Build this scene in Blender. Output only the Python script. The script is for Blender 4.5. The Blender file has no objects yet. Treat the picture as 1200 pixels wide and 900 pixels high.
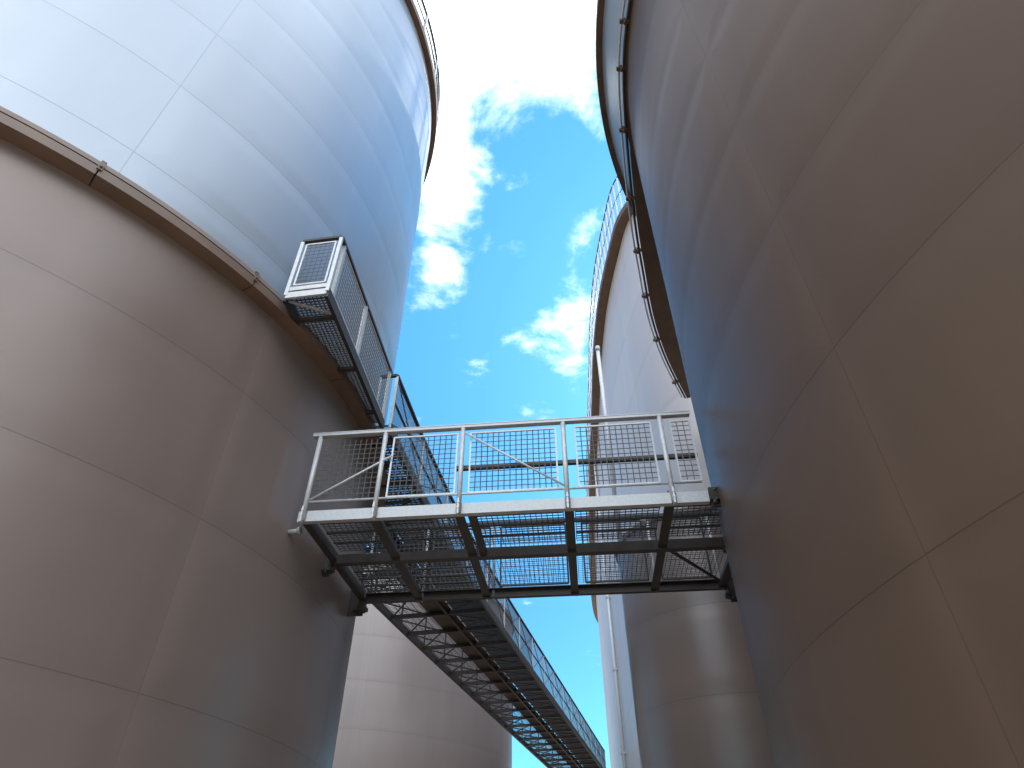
import bpy, math, random
from mathutils import Vector, noise
random.seed(7)
S = bpy.context.scene
COL = S.collection
pi = math.pi
EYE = 1.6                      # camera height; all heights below are above the ground

# ------------------------------------------------------------------ materials
def new_mat(name):
    m = bpy.data.materials.new(name); m.use_nodes = True
    nt = m.node_tree; b = nt.nodes['Principled BSDF']
    return m, nt, b
def N(nt, typ, **kw):
    n = nt.nodes.new(typ)
    for k, v in kw.items():
        if hasattr(n, k): setattr(n, k, v)
        else: n.inputs[k].default_value = v
    return n
def L(nt, a, b): nt.links.new(a, b)
def math_(nt, op, a, b=None, clamp=False):
    n = nt.nodes.new('ShaderNodeMath'); n.operation = op; n.use_clamp = clamp
    for i, v in enumerate((a, b)):
        if v is None: continue
        if isinstance(v, (int, float)): n.inputs[i].default_value = v
        else: L(nt, v, n.inputs[i])
    return n.outputs[0]

def shell_mat(name, col, rough, plate=(6.0, 2.4), seam=.75, spec=.5, coat=0., metal=0., voff=0., wave=.022, dirt=.12, stag=0., band=.13):
    """Painted steel plate: UV is in metres (arc length, height)."""
    m, nt, b = new_mat(name)
    uv = N(nt, 'ShaderNodeTexCoord')
    mp = N(nt, 'ShaderNodeMapping'); mp.inputs['Location'].default_value = (0, voff, 0)
    L(nt, uv.outputs['UV'], mp.inputs['Vector'])
    def brick(mortar, smooth, bw=None, rh=None):
        br = N(nt, 'ShaderNodeTexBrick')
        br.offset = stag; br.squash = 1.0
        br.inputs['Color1'].default_value = (1, 1, 1, 1); br.inputs['Color2'].default_value = (.9, .9, .9, 1)
        br.inputs['Mortar'].default_value = (0, 0, 0, 1)
        br.inputs['Scale'].default_value = 1.; br.inputs['Mortar Size'].default_value = mortar
        br.inputs['Mortar Smooth'].default_value = smooth; br.inputs['Bias'].default_value = 0
        br.inputs['Brick Width'].default_value = bw or plate[0]; br.inputs['Row Height'].default_value = rh or plate[1]
        L(nt, mp.outputs[0], br.inputs['Vector']); return br
    thin = brick(.0045, .1)
    broad = brick(.32, 1.)
    lap = brick(.0045, .1, bw=5000.)
    upright = brick(.22, 1., rh=5000.)
    lapband = brick(.2, 1., bw=5000.)
    # long soft stains and rain streaks
    mp2 = N(nt, 'ShaderNodeMapping'); mp2.inputs['Scale'].default_value = (1.3, .09, 1)
    L(nt, uv.outputs['UV'], mp2.inputs['Vector'])
    n1 = N(nt, 'ShaderNodeTexNoise'); n1.inputs['Scale'].default_value = 1.; n1.inputs['Detail'].default_value = 6
    L(nt, mp2.outputs[0], n1.inputs['Vector'])
    n2 = N(nt, 'ShaderNodeTexNoise'); n2.inputs['Scale'].default_value = .45; n2.inputs['Detail'].default_value = 8
    L(nt, uv.outputs['UV'], n2.inputs['Vector'])
    n3 = N(nt, 'ShaderNodeTexNoise'); n3.inputs['Scale'].default_value = 22.; n3.inputs['Detail'].default_value = 3
    L(nt, uv.outputs['UV'], n3.inputs['Vector'])
    s = math_(nt, 'ADD', math_(nt, 'MULTIPLY', n1.outputs[0], .55), math_(nt, 'MULTIPLY', n2.outputs[0], .45))
    s = math_(nt, 'ADD', s, math_(nt, 'MULTIPLY', n3.outputs[0], .12))
    mr = N(nt, 'ShaderNodeMapRange'); mr.inputs[1].default_value = .3; mr.inputs[2].default_value = .8
    mr.inputs[3].default_value = 1 - dirt; mr.inputs[4].default_value = 1 + dirt * .6
    L(nt, s, mr.inputs[0])
    # plate-to-plate tint and seam line
    pl = N(nt, 'ShaderNodeMapRange'); pl.inputs[1].default_value = .9; pl.inputs[2].default_value = 1.
    pl.inputs[3].default_value = .965; pl.inputs[4].default_value = 1.02
    L(nt, thin.outputs['Color'], pl.inputs[0])
    v = math_(nt, 'MULTIPLY', mr.outputs[0], pl.outputs[0])
    v = math_(nt, 'MULTIPLY', v, math_(nt, 'SUBTRACT', 1., math_(nt, 'MULTIPLY', thin.outputs['Fac'], seam * .4)))
    v = math_(nt, 'MULTIPLY', v, math_(nt, 'SUBTRACT', 1., math_(nt, 'MULTIPLY', lap.outputs['Fac'], math_(nt, 'MULTIPLY', n1.outputs[0], seam * 1.0))))
    # paint lighter in bands beside the upright welds, darker along the laps
    wb_ = math_(nt, 'MULTIPLY', math_(nt, 'SUBTRACT', upright.outputs['Fac'], math_(nt, 'MULTIPLY', lapband.outputs['Fac'], .6)), math_(nt, 'MULTIPLY', n2.outputs[0], band))
    v = math_(nt, 'MULTIPLY', v, math_(nt, 'ADD', 1., wb_))
    mx = N(nt, 'ShaderNodeVectorMath'); mx.operation = 'SCALE'
    mx.inputs[0].default_value = col; L(nt, v, mx.inputs['Scale'])
    L(nt, mx.outputs[0], b.inputs['Base Color'])
    rr = N(nt, 'ShaderNodeMapRange'); rr.inputs[1].default_value = .3; rr.inputs[2].default_value = .75
    rr.inputs[3].default_value = rough - .05; rr.inputs[4].default_value = rough + .1
    L(nt, n2.outputs[0], rr.inputs[0]); L(nt, rr.outputs[0], b.inputs['Roughness'])
    b.inputs['Specular IOR Level'].default_value = spec
    b.inputs['Metallic'].default_value = metal
    b.inputs['Coat Weight'].default_value = coat; b.inputs['Coat Roughness'].default_value = .22
    # plates draw in a little along their welds
    wv = N(nt, 'ShaderNodeTexNoise'); wv.inputs['Scale'].default_value = .33; wv.inputs['Detail'].default_value = 1
    L(nt, uv.outputs['UV'], wv.inputs['Vector'])
    h = math_(nt, 'ADD', math_(nt, 'MULTIPLY', math_(nt, 'SUBTRACT', 1., broad.outputs['Fac']), .55), math_(nt, 'MULTIPLY', wv.outputs[0], 1.6))
    bp = N(nt, 'ShaderNodeBump'); bp.inputs['Strength'].default_value = 1.; bp.inputs['Distance'].default_value = wave
    L(nt, h, bp.inputs['Height'])
    bp2 = N(nt, 'ShaderNodeBump'); bp2.inputs['Strength'].default_value = .8; bp2.inputs['Distance'].default_value = .004
    L(nt, math_(nt, 'SUBTRACT', 1., thin.outputs['Fac']), bp2.inputs['Height']); L(nt, bp.outputs[0], bp2.inputs['Normal'])
    L(nt, bp2.outputs[0], b.inputs['Normal'])
    return m

def metal_mat(name, col, rough, metallic, var=.2, scale=9.):
    m, nt, b = new_mat(name)
    tc = N(nt, 'ShaderNodeTexCoord')
    n = N(nt, 'ShaderNodeTexNoise'); n.inputs['Scale'].default_value = scale; n.inputs['Detail'].default_value = 6
    L(nt, tc.outputs['Object'], n.inputs['Vector'])
    mr = N(nt, 'ShaderNodeMapRange'); mr.inputs[1].default_value = .3; mr.inputs[2].default_value = .7
    mr.inputs[3].default_value = 1 - var; mr.inputs[4].default_value = 1 + var * .4
    L(nt, n.outputs[0], mr.inputs[0])
    mx = N(nt, 'ShaderNodeVectorMath'); mx.operation = 'SCALE'; mx.inputs[0].default_value = col
    L(nt, mr.outputs[0], mx.inputs['Scale']); L(nt, mx.outputs[0], b.inputs['Base Color'])
    rr = N(nt, 'ShaderNodeMapRange'); rr.inputs[3].default_value = rough - .08; rr.inputs[4].default_value = rough + .12
    L(nt, n.outputs[0], rr.inputs[0]); L(nt, rr.outputs[0], b.inputs['Roughness'])
    b.inputs['Metallic'].default_value = metallic
    return m

M = {}
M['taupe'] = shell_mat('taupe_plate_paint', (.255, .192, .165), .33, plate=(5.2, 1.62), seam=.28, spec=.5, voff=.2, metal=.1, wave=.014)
M['taupe_near'] = shell_mat('taupe_plate_paint_shaded', (.14, .089, .064), .42, plate=(4.6, 1.5), seam=.25, spec=.07, voff=-.08, wave=.008, metal=.12)  # same taupe paint, base darkened for the deeper shade on this tank
M['pale'] = shell_mat('skylit_pale_plate', (.375, .41, .455), .36, plate=(4.6, 1.62), seam=.38, spec=.4, voff=-.3, dirt=.1, metal=.4, band=.05, wave=.012)  # pale blue base colour carries the sky light caught above the girder
M['pale_far'] = shell_mat('pale_grey_plate_paint', (.55, .48, .46), .46, plate=(6., 3.0), seam=.3, spec=.3, dirt=.09, wave=.01)
M['beige'] = shell_mat('beige_plate_paint', (.37, .31, .285), .34, plate=(9., 1.9), seam=.3, spec=.4, dirt=.12, metal=.3, wave=.003)
M['brown'] = metal_mat('brown_girder_paint', (.13, .075, .04), .5, 0., .3, 3.)
M['ring'] = metal_mat('taupe_girder_paint', (.21, .14, .1), .45, 0., .2, 2.)
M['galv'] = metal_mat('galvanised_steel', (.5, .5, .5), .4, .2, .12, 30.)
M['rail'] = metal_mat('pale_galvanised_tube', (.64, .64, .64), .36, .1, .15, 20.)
M['dark'] = metal_mat('shaded_dark_steel', (.055, .048, .043), .5, .2, .35, 6.)  # base colour deepened so that undersides look shaded
M['grate'] = metal_mat('grating_steel', (.06, .06, .062), .5, .4, .25, 12.)  # grating darkened likewise, shade of the underside put into its colour
M['wire'] = metal_mat('mesh_wire_steel', (.2, .2, .2), .45, .3, .15, 30.)
M['wire_dark'] = metal_mat('mesh_wire_weathered', (.22, .22, .225), .45, .4, .15, 30.)
M['tray'] = metal_mat('rusty_brown_tray', (.085, .055, .038), .6, 0., .35, 5.)
def ground_mat():
    m, nt, b = new_mat('gravelly_concrete')
    tc = N(nt, 'ShaderNodeTexCoord')
    n = N(nt, 'ShaderNodeTexNoise'); n.inputs['Scale'].default_value = .35; n.inputs['Detail'].default_value = 12
    L(nt, tc.outputs['Object'], n.inputs['Vector'])
    r = N(nt, 'ShaderNodeValToRGB')
    r.color_ramp.elements[0].position = .3; r.color_ramp.elements[0].color = (.26, .19, .13, 1)
    r.color_ramp.elements[1].position = .75; r.color_ramp.elements[1].color = (.44, .33, .24, 1)
    L(nt, n.outputs[0], r.inputs[0]); L(nt, r.outputs[0], b.inputs['Base Color'])
    b.inputs['Roughness'].default_value = .9
    return m
M['ground'] = ground_mat()

# ------------------------------------------------------------------ builders
def thing(name, label, cat, loc, group=None):
    o = bpy.data.objects.new(name, None); o.empty_display_size = .3
    COL.objects.link(o); o.location = loc; o['label'] = label; o['category'] = cat
    if group: o['group'] = group
    return o
def world_loc(o):
    v = Vector(o.location)
    while o.parent: o = o.parent; v += Vector(o.location)
    return v
class MB:
    def __init__(s): s.v = []; s.f = []; s.uv = {}; s.sm = []
    def prism(s, a, b, w, h=None, up=(0, 0, 1), n=4, smooth=False):
        """bar from a to b; n=4: a box section w wide and h high, else a round tube of radius w"""
        a = Vector(a); b = Vector(b); d = (b - a)
        if d.length < 1e-5: return
        d.normalize(); u = Vector(up)
        if abs(d.dot(u)) > .98: u = Vector((1, 0, 0)) if abs(d.x) < .9 else Vector((0, 1, 0))
        x = d.cross(u).normalized(); y = x.cross(d).normalized()
        if n == 4 and h is not None: ring = [(-w / 2, -h / 2), (w / 2, -h / 2), (w / 2, h / 2), (-w / 2, h / 2)]
        else: ring = [(w * math.cos(2 * pi * i / n), w * math.sin(2 * pi * i / n)) for i in range(n)]
        k = len(s.v); m = len(ring)
        for p in (a, b):
            for (i, j) in ring: s.v.append(p + x * i + y * j)
        for i in range(m):
            j = (i + 1) % m; s.f.append((k + i, k + j, k + m + j, k + m + i)); s.sm.append(smooth)
        s.f.append(tuple(k + i for i in reversed(range(m)))); s.sm.append(False)
        s.f.append(tuple(k + m + i for i in range(m))); s.sm.append(False)
    def tube(s, a, b, r, n=10): s.prism(a, b, r, n=n, smooth=True)
    def path(s, pts, w, h, up=(0, 0, 1)):
        for a, b in zip(pts, pts[1:]): s.prism(a, b, w, h, up)
    def sweep(s, pts, r, n=8):
        """continuous round tube through points"""
        k = len(s.v); c = len(pts)
        for i, p in enumerate(pts):
            p = Vector(p); d = Vector(pts[min(i + 1, c - 1)]) - Vector(pts[max(i - 1, 0)]); d.normalize()
            x = d.cross(Vector((0, 0, 1)))
            if x.length < 1e-3: x = Vector((1, 0, 0))
            x.normalize(); y = x.cross(d)
            for q in range(n): s.v.append(p + x * r * math.cos(2 * pi * q / n) + y * r * math.sin(2 * pi * q / n))
        for i in range(c - 1):
            for q in range(n):
                t = (q + 1) % n
                s.f.append((k + i * n + q, k + i * n + t, k + (i + 1) * n + t, k + (i + 1) * n + q)); s.sm.append(True)
        s.f.append(tuple(k + q for q in reversed(range(n)))); s.sm.append(False)
        s.f.append(tuple(k + (c - 1) * n + q for q in range(n))); s.sm.append(False)
    def loft(s, prof_rows, closed_prof=True, closed_path=False, smooth=True):
        """rows of equal length profile points"""
        k = len(s.v); m = len(prof_rows[0]); c = len(prof_rows)
        for r in prof_rows: s.v += [Vector(p) for p in r]
        for i in range(c if closed_path else c - 1):
            i2 = (i + 1) % c
            for q in range(m if closed_prof else m - 1):
                t = (q + 1) % m
                s.f.append((k + i * m + q, k + i2 * m + q, k + i2 * m + t, k + i * m + t)); s.sm.append(smooth)
        if closed_prof and not closed_path:
            s.f.append(tuple(k + q for q in range(m))); s.sm.append(False)
            s.f.append(tuple(k + (c - 1) * m + q for q in reversed(range(m)))); s.sm.append(False)
    def build(s, name, mat, parent=None, auto=None):
        me = bpy.data.meshes.new(name)
        off = world_loc(parent) if parent else Vector()
        me.from_pydata([tuple(Vector(p) - off) for p in s.v], [], s.f)
        me.materials.append(mat)
        me.polygons.foreach_set('use_smooth', s.sm)
        if s.uv:
            ul = me.uv_layers.new(name='UVMap')
            for p in me.polygons:
                q = s.uv.get(p.index)
                if q:
                    for li, c in zip(p.loop_indices, q): ul.data[li].uv = c
        me.update()
        o = bpy.data.objects.new(name, me); COL.objects.link(o)
        if parent: o.parent = parent
        return o

def wall(outline, z0, z1, mb=None, nz=1, u0=0.):
    """vertical skin over a closed outline, UV in metres"""
    mb = mb or MB(); n = len(outline); k = len(mb.v); us = [u0]
    for i in range(n): us.append(us[-1] + (Vector(outline[(i + 1) % n]) - Vector(outline[i])).length)
    zs = [z0 + (z1 - z0) * j / nz for j in range(nz + 1)]
    for z in zs:
        for p in outline: mb.v.append(Vector((p[0], p[1], z)))
    for j in range(nz):
        for i in range(n):
            t = (i + 1) % n
            mb.uv[len(mb.f)] = [(us[i], zs[j]), (us[i + 1], zs[j]), (us[i + 1], zs[j + 1]), (us[i], zs[j + 1])]
            mb.f.append((k + j * n + i, k + j * n + t, k + (j + 1) * n + t, k + (j + 1) * n + i)); mb.sm.append(True)
    return mb
def circle(C, R, n=240): return [(C[0] + R * math.cos(2 * pi * i / n), C[1] + R * math.sin(2 * pi * i / n)) for i in range(n)]
def normals(outline):
    n = len(outline); out = []
    for i in range(n):
        d = Vector(outline[(i + 1) % n]) - Vector(outline[i - 1]); d.normalize(); out.append((d.y, -d.x))
    return out
def ring_loft(outline, prof, idx=None, mb=None, smooth=False):
    """profile of (offset outwards, z) carried round the outline (or the index range of it)"""
    mb = mb or MB(); nn = normals(outline)
    ids = idx if idx is not None else range(len(outline))
    rows = [[(outline[i][0] + nn[i][0] * o, outline[i][1] + nn[i][1] * o, z) for (o, z) in prof] for i in ids]
    mb.loft(rows, True, idx is None, smooth); return mb
def roof(outline, z, rise, inset=0.):
    mb = MB(); n = len(outline); cx = sum(p[0] for p in outline) / n; cy = sum(p[1] for p in outline) / n
    mb.v = [Vector((p[0], p[1], z)) for p in outline] + [Vector((cx, cy, z + rise))]
    for i in range(n): mb.f.append((i, (i + 1) % n, n)); mb.sm.append(True)
    return mb
def lerp(a, b, t): return Vector(a) * (1 - t) + Vector(b) * t
def arange(a, b, st):
    n = max(1, round((b - a) / st)); return [a + (b - a) * i / n for i in range(n + 1)]
def mesh_panel(mb, p00, p10, p01, p11, pitch=.05, r=.003):
    """woven wire between four corners: bottom a->b, top a->b"""
    p00, p10, p01, p11 = map(Vector, (p00, p10, p01, p11))
    w = (p10 - p00).length; h = (p01 - p00).length
    for t in arange(0, w, pitch)[1:-1]:
        j = random.uniform(-.002, .002)
        mb.prism(lerp(p00, p10, t / w + j / w), lerp(p01, p11, t / w + j / w), r, n=4)
    for t in arange(0, h, pitch)[1:-1]:
        mb.prism(lerp(p00, p01, t / h), lerp(p10, p11, t / h), r, n=4)
def frame_panel(mb, p00, p10, p01, p11, w=.025):
    for a, b in ((p00, p10), (p10, p11), (p11, p01), (p01, p00)): mb.prism(a, b, w, w)

# ------------------------------------------------------------------ ground
g = MB(); q = 1500
g.v = [Vector((-q, -q, 0)), Vector((q, -q, 0)), Vector((q, q, 0)), Vector((-q, q, 0))]; g.f = [(0, 1, 2, 3)]; g.sm = [False]
go = g.build('ground', M['ground']); go['kind'] = 'structure'

# ------------------------------------------------------------------ left tank
LC = (-9.52, 8.9); LR = 7.14; LZ = 5.94 + EYE; LTOP = 18.5 + EYE
lo = circle(LC, LR, 288)
tl = thing('storage_tank', 'tall tank on the left, taupe below and pale blue-white above its girder ring', 'storage tank', (LC[0], LC[1], 0))
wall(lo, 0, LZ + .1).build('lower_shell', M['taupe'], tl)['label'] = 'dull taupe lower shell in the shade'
wall(lo, LZ + .1, LTOP + .3, u0=2.).build('upper_shell', M['pale'], tl)['label'] = 'upper shell tinted pale blue-white for the sky light on it'  # one tank wall with the lower shell; brighter light put into the colour
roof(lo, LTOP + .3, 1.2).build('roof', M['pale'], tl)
prof = [(-.02, 0), (.2, 0), (.205, .12), (.15, .12), (.15, .15), (.195, .15), (.18, .23), (.13, .26), (-.02, .26)]
girder = MB(); per = 12
for k in range(0, 288, per):
    # sheet-metal lengths with a narrow gap at each joint
    ids = list(range(k, k + per + 1))
    nn = normals(lo); rows = []
    for q_, i in enumerate(ids):
        tt = i
        if q_ == 0: tt = i + .05
        if q_ == per: tt = i - .05
        a = 2 * pi * tt / 288
        rows.append([(LC[0] + (LR + o) * math.cos(a), LC[1] + (LR + o) * math.sin(a), LZ + z) for o, z in prof])
    girder.loft(rows, True, False, False)
gro = girder.build('girder_ring', M['ring'], tl)
for k in range(0, 288, per):
    a = 2 * pi * k / 288; ca, sa = math.cos(a), math.sin(a)
    if ca < -.2: continue
    c = MB(); P = lambda r, z: (LC[0] + (LR + r) * ca, LC[1] + (LR + r) * sa, LZ + z)
    c.prism(P(.1, .135), P(.222, .135), .05, .12); c.prism(P(.19, .24), P(.08, .268), .05, .02)
    c.tube(P(.2, .12), P(.245, .12), .016, 6)
    c.build('joint_clip', M['ring'], gro)
tp = [(-.02, 0), (.15, 0), (.16, .22), (-.02, .22)]
ring_loft(lo, [(o, LTOP + z) for o, z in tp]).build('top_ring', M['brown'], tl)
def railing(parent, outline, ids, z, off, height, post_every, pitch=.09, matr='galv', toe=True):
    nn = normals(outline)
    P = lambda i, zz, o=off: (outline[i % len(outline)][0] + nn[i % len(outline)][0] * o, outline[i % len(outline)][1] + nn[i % len(outline)][1] * o, zz)
    h = MB(); h.sweep([P(i, z + height) for i in ids], .035); h.sweep([P(i, z + height * .5) for i in ids], .02)
    ro = h.build('top_railing', M['dark'], parent)
    for i in ids[::post_every]:
        p = MB(); p.prism(P(i, z), P(i, z + height), .06, .06); p.build('post', M['rail'], ro)
    w = MB()
    for zz in arange(z + .1, z + height, pitch)[1:-1]:
        w.sweep([P(i, zz) for i in ids], .004, 4)
    for a, b in zip(ids, ids[1:]):
        A = Vector(P(a, z + .1)); B = Vector(P(b, z + .1)); d = (B - A).length
        for t in arange(0, d, pitch)[:-1]:
            c = lerp(A, B, t / d); w.prism(c, c + Vector((0, 0, height - .1)), .004, n=4)
    w.build('mesh_panel', M['wire_dark'], ro)
    return ro
# only the stretch that can be seen from the alley carries a railing
lids = [i % 288 for i in range(-66, 60)]
railing(tl, lo, lids, LTOP + .22, .12, 1.15, 8, .1)
for (ang, z, ln) in ((-.275, 5.12, .16),):
    c = MB(); ca, sa = math.cos(ang), math.sin(ang)
    P = lambda r: (LC[0] + (LR + r) * ca, LC[1] + (LR + r) * sa, z)
    c.tube(P(-.02), P(ln), .03); c.tube(P(ln * .8), P(ln), .048); c.build('pipe_stub', M['galv'], tl)

# ------------------------------------------------------------------ right tank
AC = (10.49, 4.42); AR = 8.39; AZ = 12.26 + EYE
ao = circle(AC, AR, 320)
ta = thing('storage_tank', 'huge taupe tank filling the right side, near and in deep shade', 'storage tank', (AC[0], AC[1], 0))
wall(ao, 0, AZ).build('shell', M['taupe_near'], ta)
roof(ao, AZ + .8, 1.2).build('roof', M['pale_far'], ta)
ring_loft(ao, [(-.02, AZ - .03), (.07, AZ - .03), (.07, AZ + .02), (-.02, AZ + .02)]).build('rim_angle', M['brown'], ta)
def flare(C, r0, z0, r1, z1, n=320):
    mb = MB(); h = math.hypot(r1 - r0, z1 - z0)
    for (r_, z_) in ((r0, z0), (r1, z1)):
        for i in range(n): mb.v.append(Vector((C[0] + r_ * math.cos(2 * pi * i / n), C[1] + r_ * math.sin(2 * pi * i / n), z_)))
    for i in range(n):
        t = (i + 1) % n; u0_, u1_ = r0 * 2 * pi * i / n, r0 * 2 * pi * (i + 1) / n
        mb.uv[len(mb.f)] = [(u0_, .4), (u1_, .4), (u1_, .4 + h), (u0_, .4 + h)]
        mb.f.append((i, t, n + t, n + i)); mb.sm.append(True)
    return mb
flare(AC, AR + .05, AZ + .022, AR + .40, AZ + .66).build('flared_rim', M['pale'], ta)['label'] = 'pale flared band under the brown cap'
fo = circle(AC, AR + .38, 320)
ring_loft(fo, [(-.02, AZ + .662), (.14, AZ + .662), (.14, AZ + .85), (-.02, AZ + .85)]).build('cap_ring', M['brown'], ta)
pp = MB()
aid = range(150, 205)
pc = lambda i, r, z: (AC[0] + (AR + r) * math.cos(2 * pi * i / 320), AC[1] + (AR + r) * math.sin(2 * pi * i / 320), z)
# curved catwalk deck that leaves the rim and runs on behind the tank
edge = [(2.1, 3.4), (2.1, 4.2), (2.11, 5.0), (2.22, 5.9), (2.52, 7.4), (2.9, 9.0), (3.27, 10.3), (3.76, 11.9), (4.42, 13.5), (5.35, 15.3)]
def catmull(P, n=6, closed=False):
    out = []; c = len(P)
    G = (lambda i: Vector(P[i % c])) if closed else (lambda i: Vector(P[max(0, min(c - 1, i))]))
    for i in range(c if closed else c - 1):
        a, b, d, e = G(i - 1), G(i), G(i + 1), G(i + 2)
        for k in range(n):
            t = k / n
            out.append(.5 * ((2 * b) + (d - a) * t + (2 * a - 5 * b + 4 * d - e) * t * t + (3 * b - a - 3 * d + e) * t ** 3))
    if not closed: out.append(Vector(P[-1]))
    return out
ed = catmull(edge, 6)
dk = MB(); rows = []
for i, p in enumerate(ed):
    d = (ed[min(i + 1, len(ed) - 1)] - ed[max(i - 1, 0)]).normalized(); nx = Vector((d.y, -d.x))
    w = .5 + .75 * min(1, max(0, (p.y - 5) / 3))
    r = p + nx * w
    rows.append([(p.x, p.y, AZ - .06), (p.x, p.y, AZ + .09), (r.x, r.y, AZ + .09), (r.x, r.y, AZ - .06)])
dk.loft(rows, True, False, False)
cat = dk.build('rim_deck', M['brown'], ta)
for off, z, rr in ((-.05, AZ - .02, .028), (-.14, AZ + .03, .022)):
    m = MB(); pts = []
    for i, p in enumerate(ed):
        d = (ed[min(i + 1, len(ed) - 1)] - ed[max(i - 1, 0)]).normalized(); nx = Vector((d.y, -d.x)); p2 = p + nx * off
        pts.append((p2.x, p2.y, z))
    m.sweep(pts, rr); m.build('rim_pipe', M['grate'] if off == -.05 else M['rail'], cat)
for i in range(3, len(ed) - 2, 6):
    p = ed[i]; d = (ed[i + 1] - ed[i - 1]).normalized(); nx = Vector((d.y, -d.x))
    m = MB(); a = p - nx * .19; b = p + nx * .02
    m.prism((a.x, a.y, AZ - .04), (b.x, b.y, AZ - .04), .06, .06)
    m.tube((p.x - nx.x * .1, p.y - nx.y * .1, AZ - .13), (p.x - nx.x * .1, p.y - nx.y * .1, AZ + .06), .03, 8)
    m.build('pipe_clamp', M['brown'], cat)

# ------------------------------------------------------------------ oval pale tank further back
OZ = 24.0 + EYE
oc = [(5.28, 17.2), (5.0, 19.4), (4.86, 22.6), (5.0, 26.6), (5.38, 31.4), (6.05, 40.3), (7.2, 52), (9.2, 67), (13, 73), (19, 72), (23, 60), (23, 40), (19, 24), (13, 18.4), (8.5, 16.6), (6.2, 16.2)]
oo = [tuple(p) for p in catmull(oc[::-1], 14, True)]
if sum(a[0] * b[1] - b[0] * a[1] for a, b in zip(oo, oo[1:] + oo[:1])) < 0: oo = oo[::-1]
to = thing('storage_tank', 'pale lavender-grey tank beyond the bridge, ringed by a brown rim with railing', 'storage tank', (13, 42, 0))
wall(oo, 0, OZ).build('shell', M['pale_far'], to)
roof(oo, OZ + .3, 1.).build('roof', M['pale_far'], to)
ring_loft(oo, [(-.02, OZ), (.45, OZ), (.47, OZ + .3), (-.02, OZ + .3)]).build('rim', M['brown'], to)
ii = [i for i, p in enumerate(oo) if p[0] < 9.4 and p[1] > 16.3]
# contiguous run along the alley side
k0 = max(range(len(ii)), key=lambda j: ii[j] - ii[j - 1] if j else ii[0] + len(oo) - ii[-1])
ii = ii[k0:] + ii[:k0]
railing(to, oo, ii, OZ + .3, .42, 2.5, 3, .2)
def out_at(slope):
    best = min((p for p in oo if p[0] < 9 and p[1] > 18), key=lambda p: abs(p[0] / p[1] - slope)); return best
p = out_at(.157)
m = MB(); m.tube((p[0] - .14, p[1], 0), (p[0] - .14, p[1], OZ + .2), .1, 12)
dp = m.build('downpipe', M['rail'], to)
for z in (4, 8, 12, 16, 20):
    m = MB(); m.prism((p[0] - .28, p[1], z), (p[0] + .02, p[1], z), .24, .09); m.build('pipe_bracket', M['galv'], dp)

# ------------------------------------------------------------------ small taupe tank between them
BC = (4.5, 14.1); BR = 2.0; BZ = 6.75 + EYE
bo = circle(BC, BR, 160)
tb = thing('storage_tank', 'slim taupe tank with a blue-lit left edge, tucked behind the bridge at right', 'storage tank', (BC[0], BC[1], 0))
wall(bo, 0, BZ).build('shell', M['taupe'], tb)
ring_loft(bo, [(-.02, BZ - .1), (.05, BZ - .1), (.05, BZ), (-.02, BZ)]).build('rim', M['ring'], tb)
roof(bo, BZ - .02, .35).build('roof', M['taupe'], tb)
vx = (2.62, 14.35)
tv = thing('vent_pipe', 'slender white vent pipe rising behind the right half of the bridge', 'pipe', (vx[0], vx[1], BZ))
m = MB(); m.tube((vx[0], vx[1], BZ - .01), (vx[0], vx[1], 14.9), .055, 14); m.build('pipe', M['rail'], tv)
m = MB(); m.tube((vx[0], vx[1], 14.9), (vx[0], vx[1], 15.06), .075, 14); m.build('collar', M['galv'], tv)

# ------------------------------------------------------------------ beige tank in the background
DC = (-9.0, 38.); DR = 9.0; DZ = 13.2 + EYE
do = circle(DC, DR, 240)
td = thing('storage_tank', 'beige tank standing far back under the long walkway', 'storage tank', (DC[0], DC[1], 0))
wall(do, 0, DZ).build('shell', M['beige'], td)
roof(do, DZ, .9).build('roof', M['beige'], td)
ring_loft(do, [(-.02, DZ - .2), (.12, DZ - .2), (.12, DZ), (-.02, DZ)]).build('rim', M['ring'], td)

# ------------------------------------------------------------------ bridge across the alley
WZ = 3.55 + EYE
O = Vector((-2.47, 6.76, 0)); e1 = Vector((.9948, -.1015, 0)); e2 = Vector((.1015, .9948, 0))
def W(a, b, z=0.): 
    p = O + e1 * a + e2 * b; return Vector((p.x, p.y, WZ + z))
wb = thing('walkway_bridge', 'galvanised footbridge with mesh railings crossing between the left and right tanks', 'footbridge', (0.1, 7.7, WZ))
LEN = 5.35; DEP = 2.56
FL = 4.69                      # the front beam meets the curved tank earlier
m = MB()
# channel: web with two flanges
def channel(mb, a0, a1, b, face, hgt=.135):
    mb.prism(W(a0, b, hgt / 2), W(a1, b, hgt / 2), .012, hgt)
    mb.prism(W(a0, b - face * .037, hgt - .007), W(a1, b - face * .037, hgt - .007), .062, .012)
    mb.prism(W(a0, b - face * .037, .007), W(a1, b - face * .037, .007), .062, .012)
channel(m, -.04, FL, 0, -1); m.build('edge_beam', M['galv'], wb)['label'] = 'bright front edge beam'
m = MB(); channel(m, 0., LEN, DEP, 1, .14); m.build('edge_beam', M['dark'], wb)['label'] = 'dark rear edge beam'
m = MB(); m.prism(W(.05, DEP * .46, .05), W(LEN - .2, DEP * .46, .05), .1, .12); m.build('middle_beam', M['dark'], wb)
bays = [.03, .86, 1.86, 3.13, 4.26, 5.2]
for i, a in enumerate(bays):
    m = MB(); w = .11 if i else .09
    m.prism(W(a, .01, .03), W(a, DEP - .01, .03), w, .02); m.prism(W(a, .01, .1), W(a, DEP - .01, .1), .014, .14)
    m.build('cross_beam', M['dark'], wb)
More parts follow.
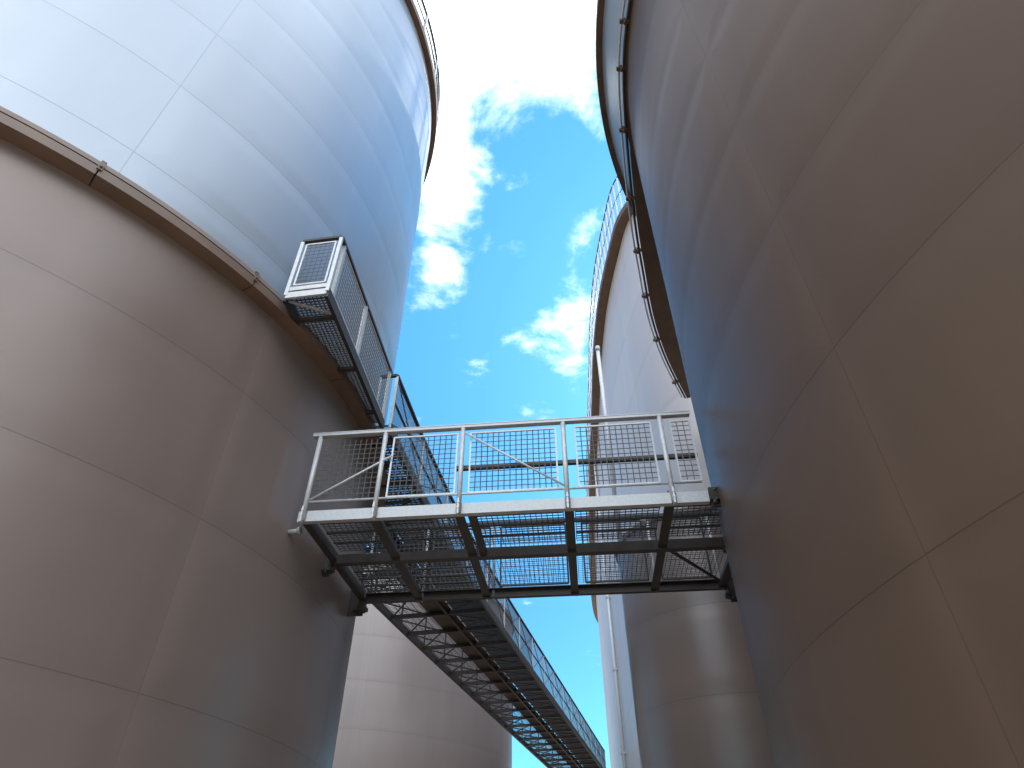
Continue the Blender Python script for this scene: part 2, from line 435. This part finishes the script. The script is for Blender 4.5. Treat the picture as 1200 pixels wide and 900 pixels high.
for i in range(5):
    a0, a1 = bays[i] + .07, bays[i + 1] - .07
    for half, (b0, b1) in enumerate(((.06, DEP * .46 - .06), (DEP * .46 + .06, DEP - .06))):
        m = MB()
        if half == 0 or i < 2:
            for b in arange(b0, b1, .062): m.prism(W(a0, b, .155), W(a1, b, .155), .0085, .01)
            for a in arange(a0, a1, .068): m.prism(W(a, b0, .165), W(a, b1, .165), .0085, .008)
            for b in arange(b0, b1, .26)[1:-1]: m.prism(W(a0, b, .14), W(a1, b, .14), .026, .02)
        else:
            for b in arange(b0, b1, .06): m.prism(W(a0, b, .165), W(a1, b, .165), .0035, n=4)
            for a in arange(a0, a1, .06): m.prism(W(a, b0, .17), W(a, b1, .17), .0035, n=4)
        m.build('floor_grating', M['grate'], wb)
# short joist under the third bay, diagonal tie under the last
m = MB(); m.prism(W(2.0, .06, .06), W(2.0, DEP * .46, .06), .08, .09); m.build('joist', M['dark'], wb)
m = MB(); m.prism(W(4.3, DEP * .48, .06), W(5.25, DEP - .05, .06), .03, .03); m.build('diagonal_tie', M['dark'], wb)
# front railing
HR = 1.2
rl = MB(); rl.prism(W(-.07, -.02, HR), W(FL - .02, -.02, HR), .075, .036); rl.prism(W(-.07, -.02, HR + .023), W(FL - .02, -.02, HR + .023), .085, .01)
fr = rl.build('front_railing', M['galv'], wb)
fposts = [.03, .88, 1.87, 3.12, 4.3]
for a in fposts:
    m = MB(); m.tube(W(a, -.03, .0), W(a, -.03, HR - .02), .03, 12); m.prism(W(a, -.045, -.03), W(a, -.045, .17), .07, .02, up=e1)
    m.tube(W(a, -.04, .05), W(a, -.085, .05), .016, 8); m.tube(W(a, -.04, .12), W(a, -.085, .12), .016, 8)
    m.build('post', M['rail'], fr)
m = MB(); m.tube(W(.03, -.03, .24), W(FL - .05, -.03, .24), .014, 8); m.build('bottom_rail', M['rail'], fr)
m = MB(); m.prism(W(1.8, .03, .63), W(FL - .02, .03, .63), .05, .05); m.build('mid_rail', M['dark'], fr)
fpan = [(.07, .84, 0), (.99, 1.8, 1), (1.97, 3.02, 1), (3.26, 4.18, 1), (4.42, FL - .04, 1)]
for a0, a1, fm in fpan:
    m = MB(); c = (W(a0, 0, .27), W(a1, 0, .27), W(a0, 0, HR - .08), W(a1, 0, HR - .08))
    mesh_panel(m, *c, pitch=.072, r=.0062); o = m.build('mesh_panel', M['wire'], fr)
    if fm:
        m = MB(); frame_panel(m, *c, w=.02); m.build('panel_frame', M['rail'], o)
m = MB(); m.tube(W(.06, -.045, .25), W(1.0, -.045, .82), .013, 8); m.build('diagonal_brace', M['rail'], fr)
m = MB(); m.tube(W(1.9, -.045, HR - .1), W(3.1, -.045, .27), .013, 8); m.build('diagonal_brace', M['rail'], fr)
# rear railing
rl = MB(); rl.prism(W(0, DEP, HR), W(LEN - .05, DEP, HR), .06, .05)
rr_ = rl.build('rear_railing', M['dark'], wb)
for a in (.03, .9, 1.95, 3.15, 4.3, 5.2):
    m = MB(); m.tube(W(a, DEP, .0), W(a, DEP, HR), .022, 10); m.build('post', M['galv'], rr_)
for a0, a1 in ((.1, .84), (1.0, 1.88), (2.05, 3.05), (3.3, 4.2), (4.4, 5.1)):
    m = MB(); c = (W(a0, DEP + .02, .2), W(a1, DEP + .02, .2), W(a0, DEP + .02, HR - .06), W(a1, DEP + .02, HR - .06))
    mesh_panel(m, *c, pitch=.072, r=.005); o = m.build('mesh_panel', M['wire_dark'], rr_)
    m = MB(); frame_panel(m, *c, w=.025); m.build('panel_frame', M['dark'], o)
# end brackets to the tanks
for a, b, dz in ((FL + .06, .05, .02), (-.06, DEP * .46, -.1), (.0, DEP - .02, -.12), (LEN - .03, DEP - .02, -.12), (LEN - .25, DEP * .46, -.06)):
    m = MB(); m.prism(W(a, b, dz), W(a, b, .12), .13, .13); m.prism(W(a - .1, b, dz + .03), W(a + .1, b, dz + .03), .09, .05)
    m.tube(W(a, b - .04, dz - .04), W(a, b - .04, dz), .03, 8); m.prism(W(a + (-.07 if a < 1 else .07), b, dz - .06), W(a + (-.07 if a < 1 else .07), b, .2), .22, .03, up=e2)
    for q1 in (-.07, .07):
        for q2 in (dz, .14): m.tube(W(a + (-.04 if a < 1 else .04), b + q1, q2), W(a, b + q1, q2), .014, 6)
    m.build('end_bracket', M['dark'], wb)

# ------------------------------------------------------------------ platform on the left tank
PZ = LZ + .02
pl_ = thing('tank_platform', 'short mesh-caged platform hugging the ring of the left tank', 'platform', (-2.5, 6.8, PZ))
pr0 = Vector((-2.32, 5.42, PZ)); pr1 = Vector((-2.06, 8.25, PZ)); plf = Vector((-2.86, 5.50, PZ)); pl1 = Vector((-2.62, 8.25, PZ))
UP = Vector((0, 0, 1))
m = MB(); m.prism(pr0 + UP * .07, pr1 + UP * .07, .05, .16); m.build('edge_beam', M['dark'], pl_)
m = MB(); m.prism(plf + UP * .06, pl1 + UP * .06, .05, .12); m.build('edge_beam', M['dark'], pl_)
m = MB(); m.prism(plf + UP * .08, pr0 + UP * .08, .03, .1); m.prism(plf + UP * .2, pr0 + UP * .2, .02, .07)
m.build('toe_plate', M['rail'], pl_)
for t in (.14, .5, .86):
    a = lerp(plf, pl1, t); b = lerp(pr0, pr1, t)
    m = MB(); m.prism(a + UP * .03, b + UP * .03, .06, .05); m.build('cross_beam', M['dark'], pl_)
m = MB()
a = lerp(plf, pl1, .02); b = lerp(pr0, pr1, .13); m.prism(a + UP * .05, b + UP * .05, .025, .025)
m.build('diagonal_tie', M['galv'], pl_)
m = MB()
for t in arange(0, 1, .016): m.prism(lerp(plf, pl1, t) + UP * .13, lerp(pr0, pr1, t) + UP * .13, .01, .03)
for s_ in arange(.05, .95, .1): m.prism(lerp(plf, pr0, s_) + UP * .14, lerp(pl1, pr1, s_) + UP * .14, .008, .02)
m.build('floor_grating', M['grate'], pl_)
PH = 1.17
m = MB(); m.prism(plf + UP * PH, pr0 + UP * PH, .05, .04); m.prism(pr0 + UP * PH, pr1 + UP * PH, .055, .045)
rg = m.build('railing', M['dark'], pl_)
for q_ in (plf, pr0, lerp(pr0, pr1, .05), lerp(pr0, pr1, .45), lerp(pr0, pr1, .98)):
    m = MB(); m.prism(q_ + UP * .08, q_ + UP * (PH - .02), .045, .045); m.build('post', M['rail'], rg)
def panel(a, b, z0, z1, par, wm='wire', fm='rail', pitch=.075, r=.0042, fw=.022):
    m = MB(); c = (a + UP * z0, b + UP * z0, a + UP * z1, b + UP * z1)
    mesh_panel(m, *c, pitch=pitch, r=r); o = m.build('mesh_panel', M[wm], par)
    m = MB(); frame_panel(m, *c, w=fw); m.build('panel_frame', M[fm], o)
panel(lerp(plf, pr0, .12), lerp(plf, pr0, .88), .27, PH - .08, rg)
for t0, t1 in ((.07, .43), (.47, .96)):
    panel(lerp(pr0, pr1, t0), lerp(pr0, pr1, t1), .2, PH - .06, rg)

# ------------------------------------------------------------------ long walkway
KZ = PZ
lw = thing('elevated_walkway', 'long dark mesh walkway running away under the sky from the left tank', 'walkway', (-1, 20, KZ))
kpts = catmull([(-1.97, 8.35), (-1.62, 10.9), (-.74, 15.6), (1.6, 25.6), (4.6, 38.2), (5.15, 40.5)], 12)
kcum = [0.]
for a, b in zip(kpts, kpts[1:]): kcum.append(kcum[-1] + (b - a).length)
KL = kcum[-1]
def kpos(s):
    """point on the right-hand edge and the direction across the deck"""
    i = max(0, min(len(kpts) - 2, next((q for q in range(len(kcum) - 1) if kcum[q + 1] >= s), len(kpts) - 2)))
    t = (s - kcum[i]) / (kcum[i + 1] - kcum[i]); p = lerp(kpts[i], kpts[i + 1], t)
    d0 = kpts[min(i + 1, len(kpts) - 1)] - kpts[max(i - 1, 0)]; d1 = kpts[min(i + 2, len(kpts) - 1)] - kpts[i]
    d = (d0.normalized() * (1 - t) + d1.normalized() * t).normalized()
    return p, Vector((-d.y, d.x))
KW = 2.6
def left_w(s):
    """deck width available at s before the deck runs into the left tank"""
    p, kn = kpos(s)
    def inside(w):
        q = p + kn * w; return math.hypot(q.x - LC[0], q.y - LC[1]) < LR + .06
    w = 0.
    while w < KW:
        if inside(w): return max(0., w - .02)
        w += .02
    return KW
def K(s, w, z=0.): 
    p, kn = kpos(s); p = p + kn * w; return Vector((p.x, p.y, KZ + z))
def run(mb, s0_, s1_, w, z, bw, bh):
    mb.path([K(s, w, z) for s in arange(s0_, s1_, 1.9)], bw, bh)
m = MB(); run(m, 0, KL, 0, .09, .05, .2); m.build('edge_beam', M['dark'], lw)
s0 = next(s for s in arange(0, 12, .05) if left_w(s) >= KW)
m = MB(); run(m, s0, KL, KW, .07, .09, .18); m.build('edge_beam', M['dark'], lw)
m = MB(); run(m, .2, KL, 1.05, .02, .06, .07); m.build('middle_beam', M['dark'], lw)
m = MB()
ss = arange(2.2, KL, 1.5); k = len(m.v)
rows = [[K(s, .95, .1), K(s, .95, .13), K(s, min(1.55, left_w(s)), .13), K(s, min(1.55, left_w(s)), .1)] for s in ss]
m.loft(rows, True, False, False); m.build('cable_tray', M['tray'], lw)
sb = arange(.3, KL, 1.28)
for i, s in enumerate(sb):
    w = left_w(s)
    m = MB(); m.prism(K(s, .02, .03), K(s, w, .03), .07, .1); m.build('cross_beam', M['dark'], lw)
    if i + 1 < len(sb):
        s2 = sb[i + 1]; w2 = min(w, left_w(s2))
        m = MB(); m.prism(K(s + .1, .95, .02), K(s + .64, .2, .02), .03, .03); m.prism(K(s2 - .1, .95, .02), K(s + .64, .2, .02), .03, .03)
        m.prism(K(s + .64, .2, .02), K(s + .64, .95, .02), .03, .03)
        if w2 > 2.2:
            m.prism(K(s + .05, 1.6, .02), K(s2 - .05, 2.5, .02), .03, .03); m.prism(K(s + .05, 2.5, .02), K(s2 - .05, 1.6, .02), .03, .03)
        m.build('bracing', M['dark'], lw)
m = MB()
for s in arange(0.05, KL, .085):
    w = left_w(s)
    m.prism(K(s, .03, .17), K(s, min(.95, w), .17), .012, .04)
    if w > 1.0: m.prism(K(s, min(1.0, w), .17), K(s, w, .17), .01, .008)
for ww in arange(.05, .95, .09): run(m, .1, KL, ww, .18, .012, .025)
for ww in arange(1.55, KW - .05, .16):
    st = next((s for s in arange(0, 12, .05) if left_w(s) >= ww), 6); run(m, st, KL, ww, .185, .012, .008)
m.build('floor_grating', M['grate'], lw)
m = MB(); run(m, 0, KL, 0, 1.2, .055, .05); m.prism(K(0, 0, 1.2), K(0, .3, 1.2), .05, .05)
kr = m.build('railing', M['dark'], lw)
for s in arange(0.02, KL, 1.9):
    m = MB(); m.prism(K(s, 0, .1), K(s, 0, 1.19), .045, .045); m.build('post', M['rail'], kr)
m = MB(); m.prism(K(0, .28, .1), K(0, .28, 1.19), .045, .045); m.build('post', M['rail'], kr)
m = MB(); run(m, 0, KL, 0, .66, .03, .03); m.build('mid_rail', M['dark'], kr)
sp = arange(.02, KL, 1.9)
for a, b in zip(sp, sp[1:]):
    m = MB(); pt = .055 if a < 12 else .09
    mesh_panel(m, K(a + .04, 0, .2), K(b - .04, 0, .2), K(a + .04, 0, 1.16), K(b - .04, 0, 1.16), pitch=pt, r=.0042)
    m.prism(K(a + .05, .012, .22), K(b - .05, .012, 1.14), .018, .018); m.prism(K(a + .05, -.012, 1.14), K(b - .05, -.012, .22), .018, .018)
    m.build('mesh_panel', M['wire_dark'], kr)
m = MB(); run(m, s0 + .3, KL, KW, 1.2, .055, .05)
kr2 = m.build('railing', M['dark'], lw)
for s in arange(s0 + .3, KL, 1.9):
    m = MB(); m.prism(K(s, KW, .1), K(s, KW, 1.19), .045, .045); m.build('post', M['dark'], kr2)

# ------------------------------------------------------------------ camera
cam = bpy.data.cameras.new('camera'); co = bpy.data.objects.new('camera', cam); COL.objects.link(co)
TH = math.atan(.835)
co.location = (0, 0, EYE); co.rotation_euler = (pi / 2 + TH, 0, 0)
cam.sensor_width = 36; cam.lens = 22.5; cam.clip_end = 5000; cam.clip_start = .05
S.camera = co

# ------------------------------------------------------------------ light
SUN_EL = math.radians(34); sx, sy = .5, .866         # towards the sun, on the ground plan
sd = bpy.data.lights.new('sun', 'SUN'); sd.energy = 4.; sd.angle = math.radians(.5); sd.color = (1, .95, .88)
so = bpy.data.objects.new('sun', sd); COL.objects.link(so)
d = Vector((sx * math.cos(SUN_EL), sy * math.cos(SUN_EL), math.sin(SUN_EL)))
so.rotation_euler = d.to_track_quat('Z', 'Y').to_euler(); so.location = (0, 0, 60)

wd = bpy.data.worlds.new('World'); S.world = wd; wd.use_nodes = True
nt = wd.node_tree; bg = nt.nodes['Background']
sky = N(nt, 'ShaderNodeTexSky'); sky.sky_type = 'NISHITA'; sky.sun_disc = False
sky.sun_elevation = SUN_EL; sky.sun_rotation = math.atan2(sx, sy)
sky.air_density = 1.; sky.dust_density = .3; sky.ozone_density = 1.5
tint = N(nt, 'ShaderNodeVectorMath'); tint.operation = 'MULTIPLY'; tint.inputs[1].default_value = (.345, .87, 1.1)
L(nt, sky.outputs[0], tint.inputs[0])
# keep the blue even from the zenith down towards the horizon
sepz = N(nt, 'ShaderNodeSeparateXYZ'); tcz = N(nt, 'ShaderNodeTexCoord'); L(nt, tcz.outputs['Generated'], sepz.inputs[0])
ev = N(nt, 'ShaderNodeMapRange'); ev.inputs[1].default_value = .35; ev.inputs[2].default_value = .95; ev.inputs[3].default_value = .46; ev.inputs[4].default_value = 1.12
L(nt, sepz.outputs[2], ev.inputs[0])
even = N(nt, 'ShaderNodeVectorMath'); even.operation = 'SCALE'; L(nt, tint.outputs[0], even.inputs[0]); L(nt, ev.outputs[0], even.inputs['Scale'])
tc = N(nt, 'ShaderNodeTexCoord')
sep = N(nt, 'ShaderNodeSeparateXYZ'); L(nt, tc.outputs['Generated'], sep.inputs[0])
zc = math_(nt, 'MAXIMUM', sep.outputs[2], .08)
px = math_(nt, 'DIVIDE', sep.outputs[0], zc); py = math_(nt, 'DIVIDE', sep.outputs[1], zc)
cmb = N(nt, 'ShaderNodeCombineXYZ'); L(nt, px, cmb.inputs[0]); L(nt, py, cmb.inputs[1])
n1 = N(nt, 'ShaderNodeTexNoise'); n1.inputs['Scale'].default_value = 6.; n1.inputs['Detail'].default_value = 12; n1.inputs['Roughness'].default_value = .63
n1.inputs['Distortion'].default_value = .25
L(nt, cmb.outputs[0], n1.inputs['Vector'])
nb = N(nt, 'ShaderNodeTexNoise'); nb.inputs['Scale'].default_value = .9; nb.inputs['Detail'].default_value = 2
L(nt, cmb.outputs[0], nb.inputs['Vector'])
# cloud banks over the sky plan: centre, half-sizes, weight
banks = [(-.02, .325, .19, .115, .72), (-.12, .56, .065, .19, .3), (-.15, .80, .06, .16, .20), (.125, .50, .035, .05, .18),
         (.14, 1.06, .06, .19, .2), (.03, 1.02, .06, .08, .16), (.13, .79, .04, .09, .13), (0, -1.5, 3.4, 1.4, .52), (-.1, .0, .5, .25, .3), (2.6, -.6, 1.3, 1.5, .2)]  # wide unseen bank behind the camera is added to brighten surfaces facing it
acc = None
for (cx, cy, rx, ry, w) in banks:
    dx = math_(nt, 'DIVIDE', math_(nt, 'SUBTRACT', px, cx), rx); dy = math_(nt, 'DIVIDE', math_(nt, 'SUBTRACT', py, cy), ry)
    r2 = math_(nt, 'ADD', math_(nt, 'MULTIPLY', dx, dx), math_(nt, 'MULTIPLY', dy, dy))
    e = math_(nt, 'MULTIPLY', math_(nt, 'POWER', 2.718, math_(nt, 'MULTIPLY', r2, -1.)), w)
    acc = e if acc is None else math_(nt, 'ADD', acc, e)
dens = math_(nt, 'ADD', math_(nt, 'SUBTRACT', n1.outputs[0], .60), acc)
cl = N(nt, 'ShaderNodeMapRange'); cl.interpolation_type = 'SMOOTHSTEP'
cl.inputs[1].default_value = .0; cl.inputs[2].default_value = .46; L(nt, dens, cl.inputs[0])
mixc = N(nt, 'ShaderNodeMix'); mixc.data_type = 'RGBA'
L(nt, cl.outputs[0], mixc.inputs[0]); L(nt, even.outputs[0], mixc.inputs[6]); mixc.inputs[7].default_value = (11.5, 12.2, 13., 1)
L(nt, mixc.outputs[2], bg.inputs['Color'])
bg.inputs['Strength'].default_value = .15

S.view_settings.view_transform = 'Standard'; S.view_settings.look = 'None'
S.view_settings.exposure = 1.2; S.view_settings.gamma = 1
S.render.engine = 'CYCLES'
S.cycles.max_bounces = 8; S.cycles.diffuse_bounces = 5; S.cycles.glossy_bounces = 4
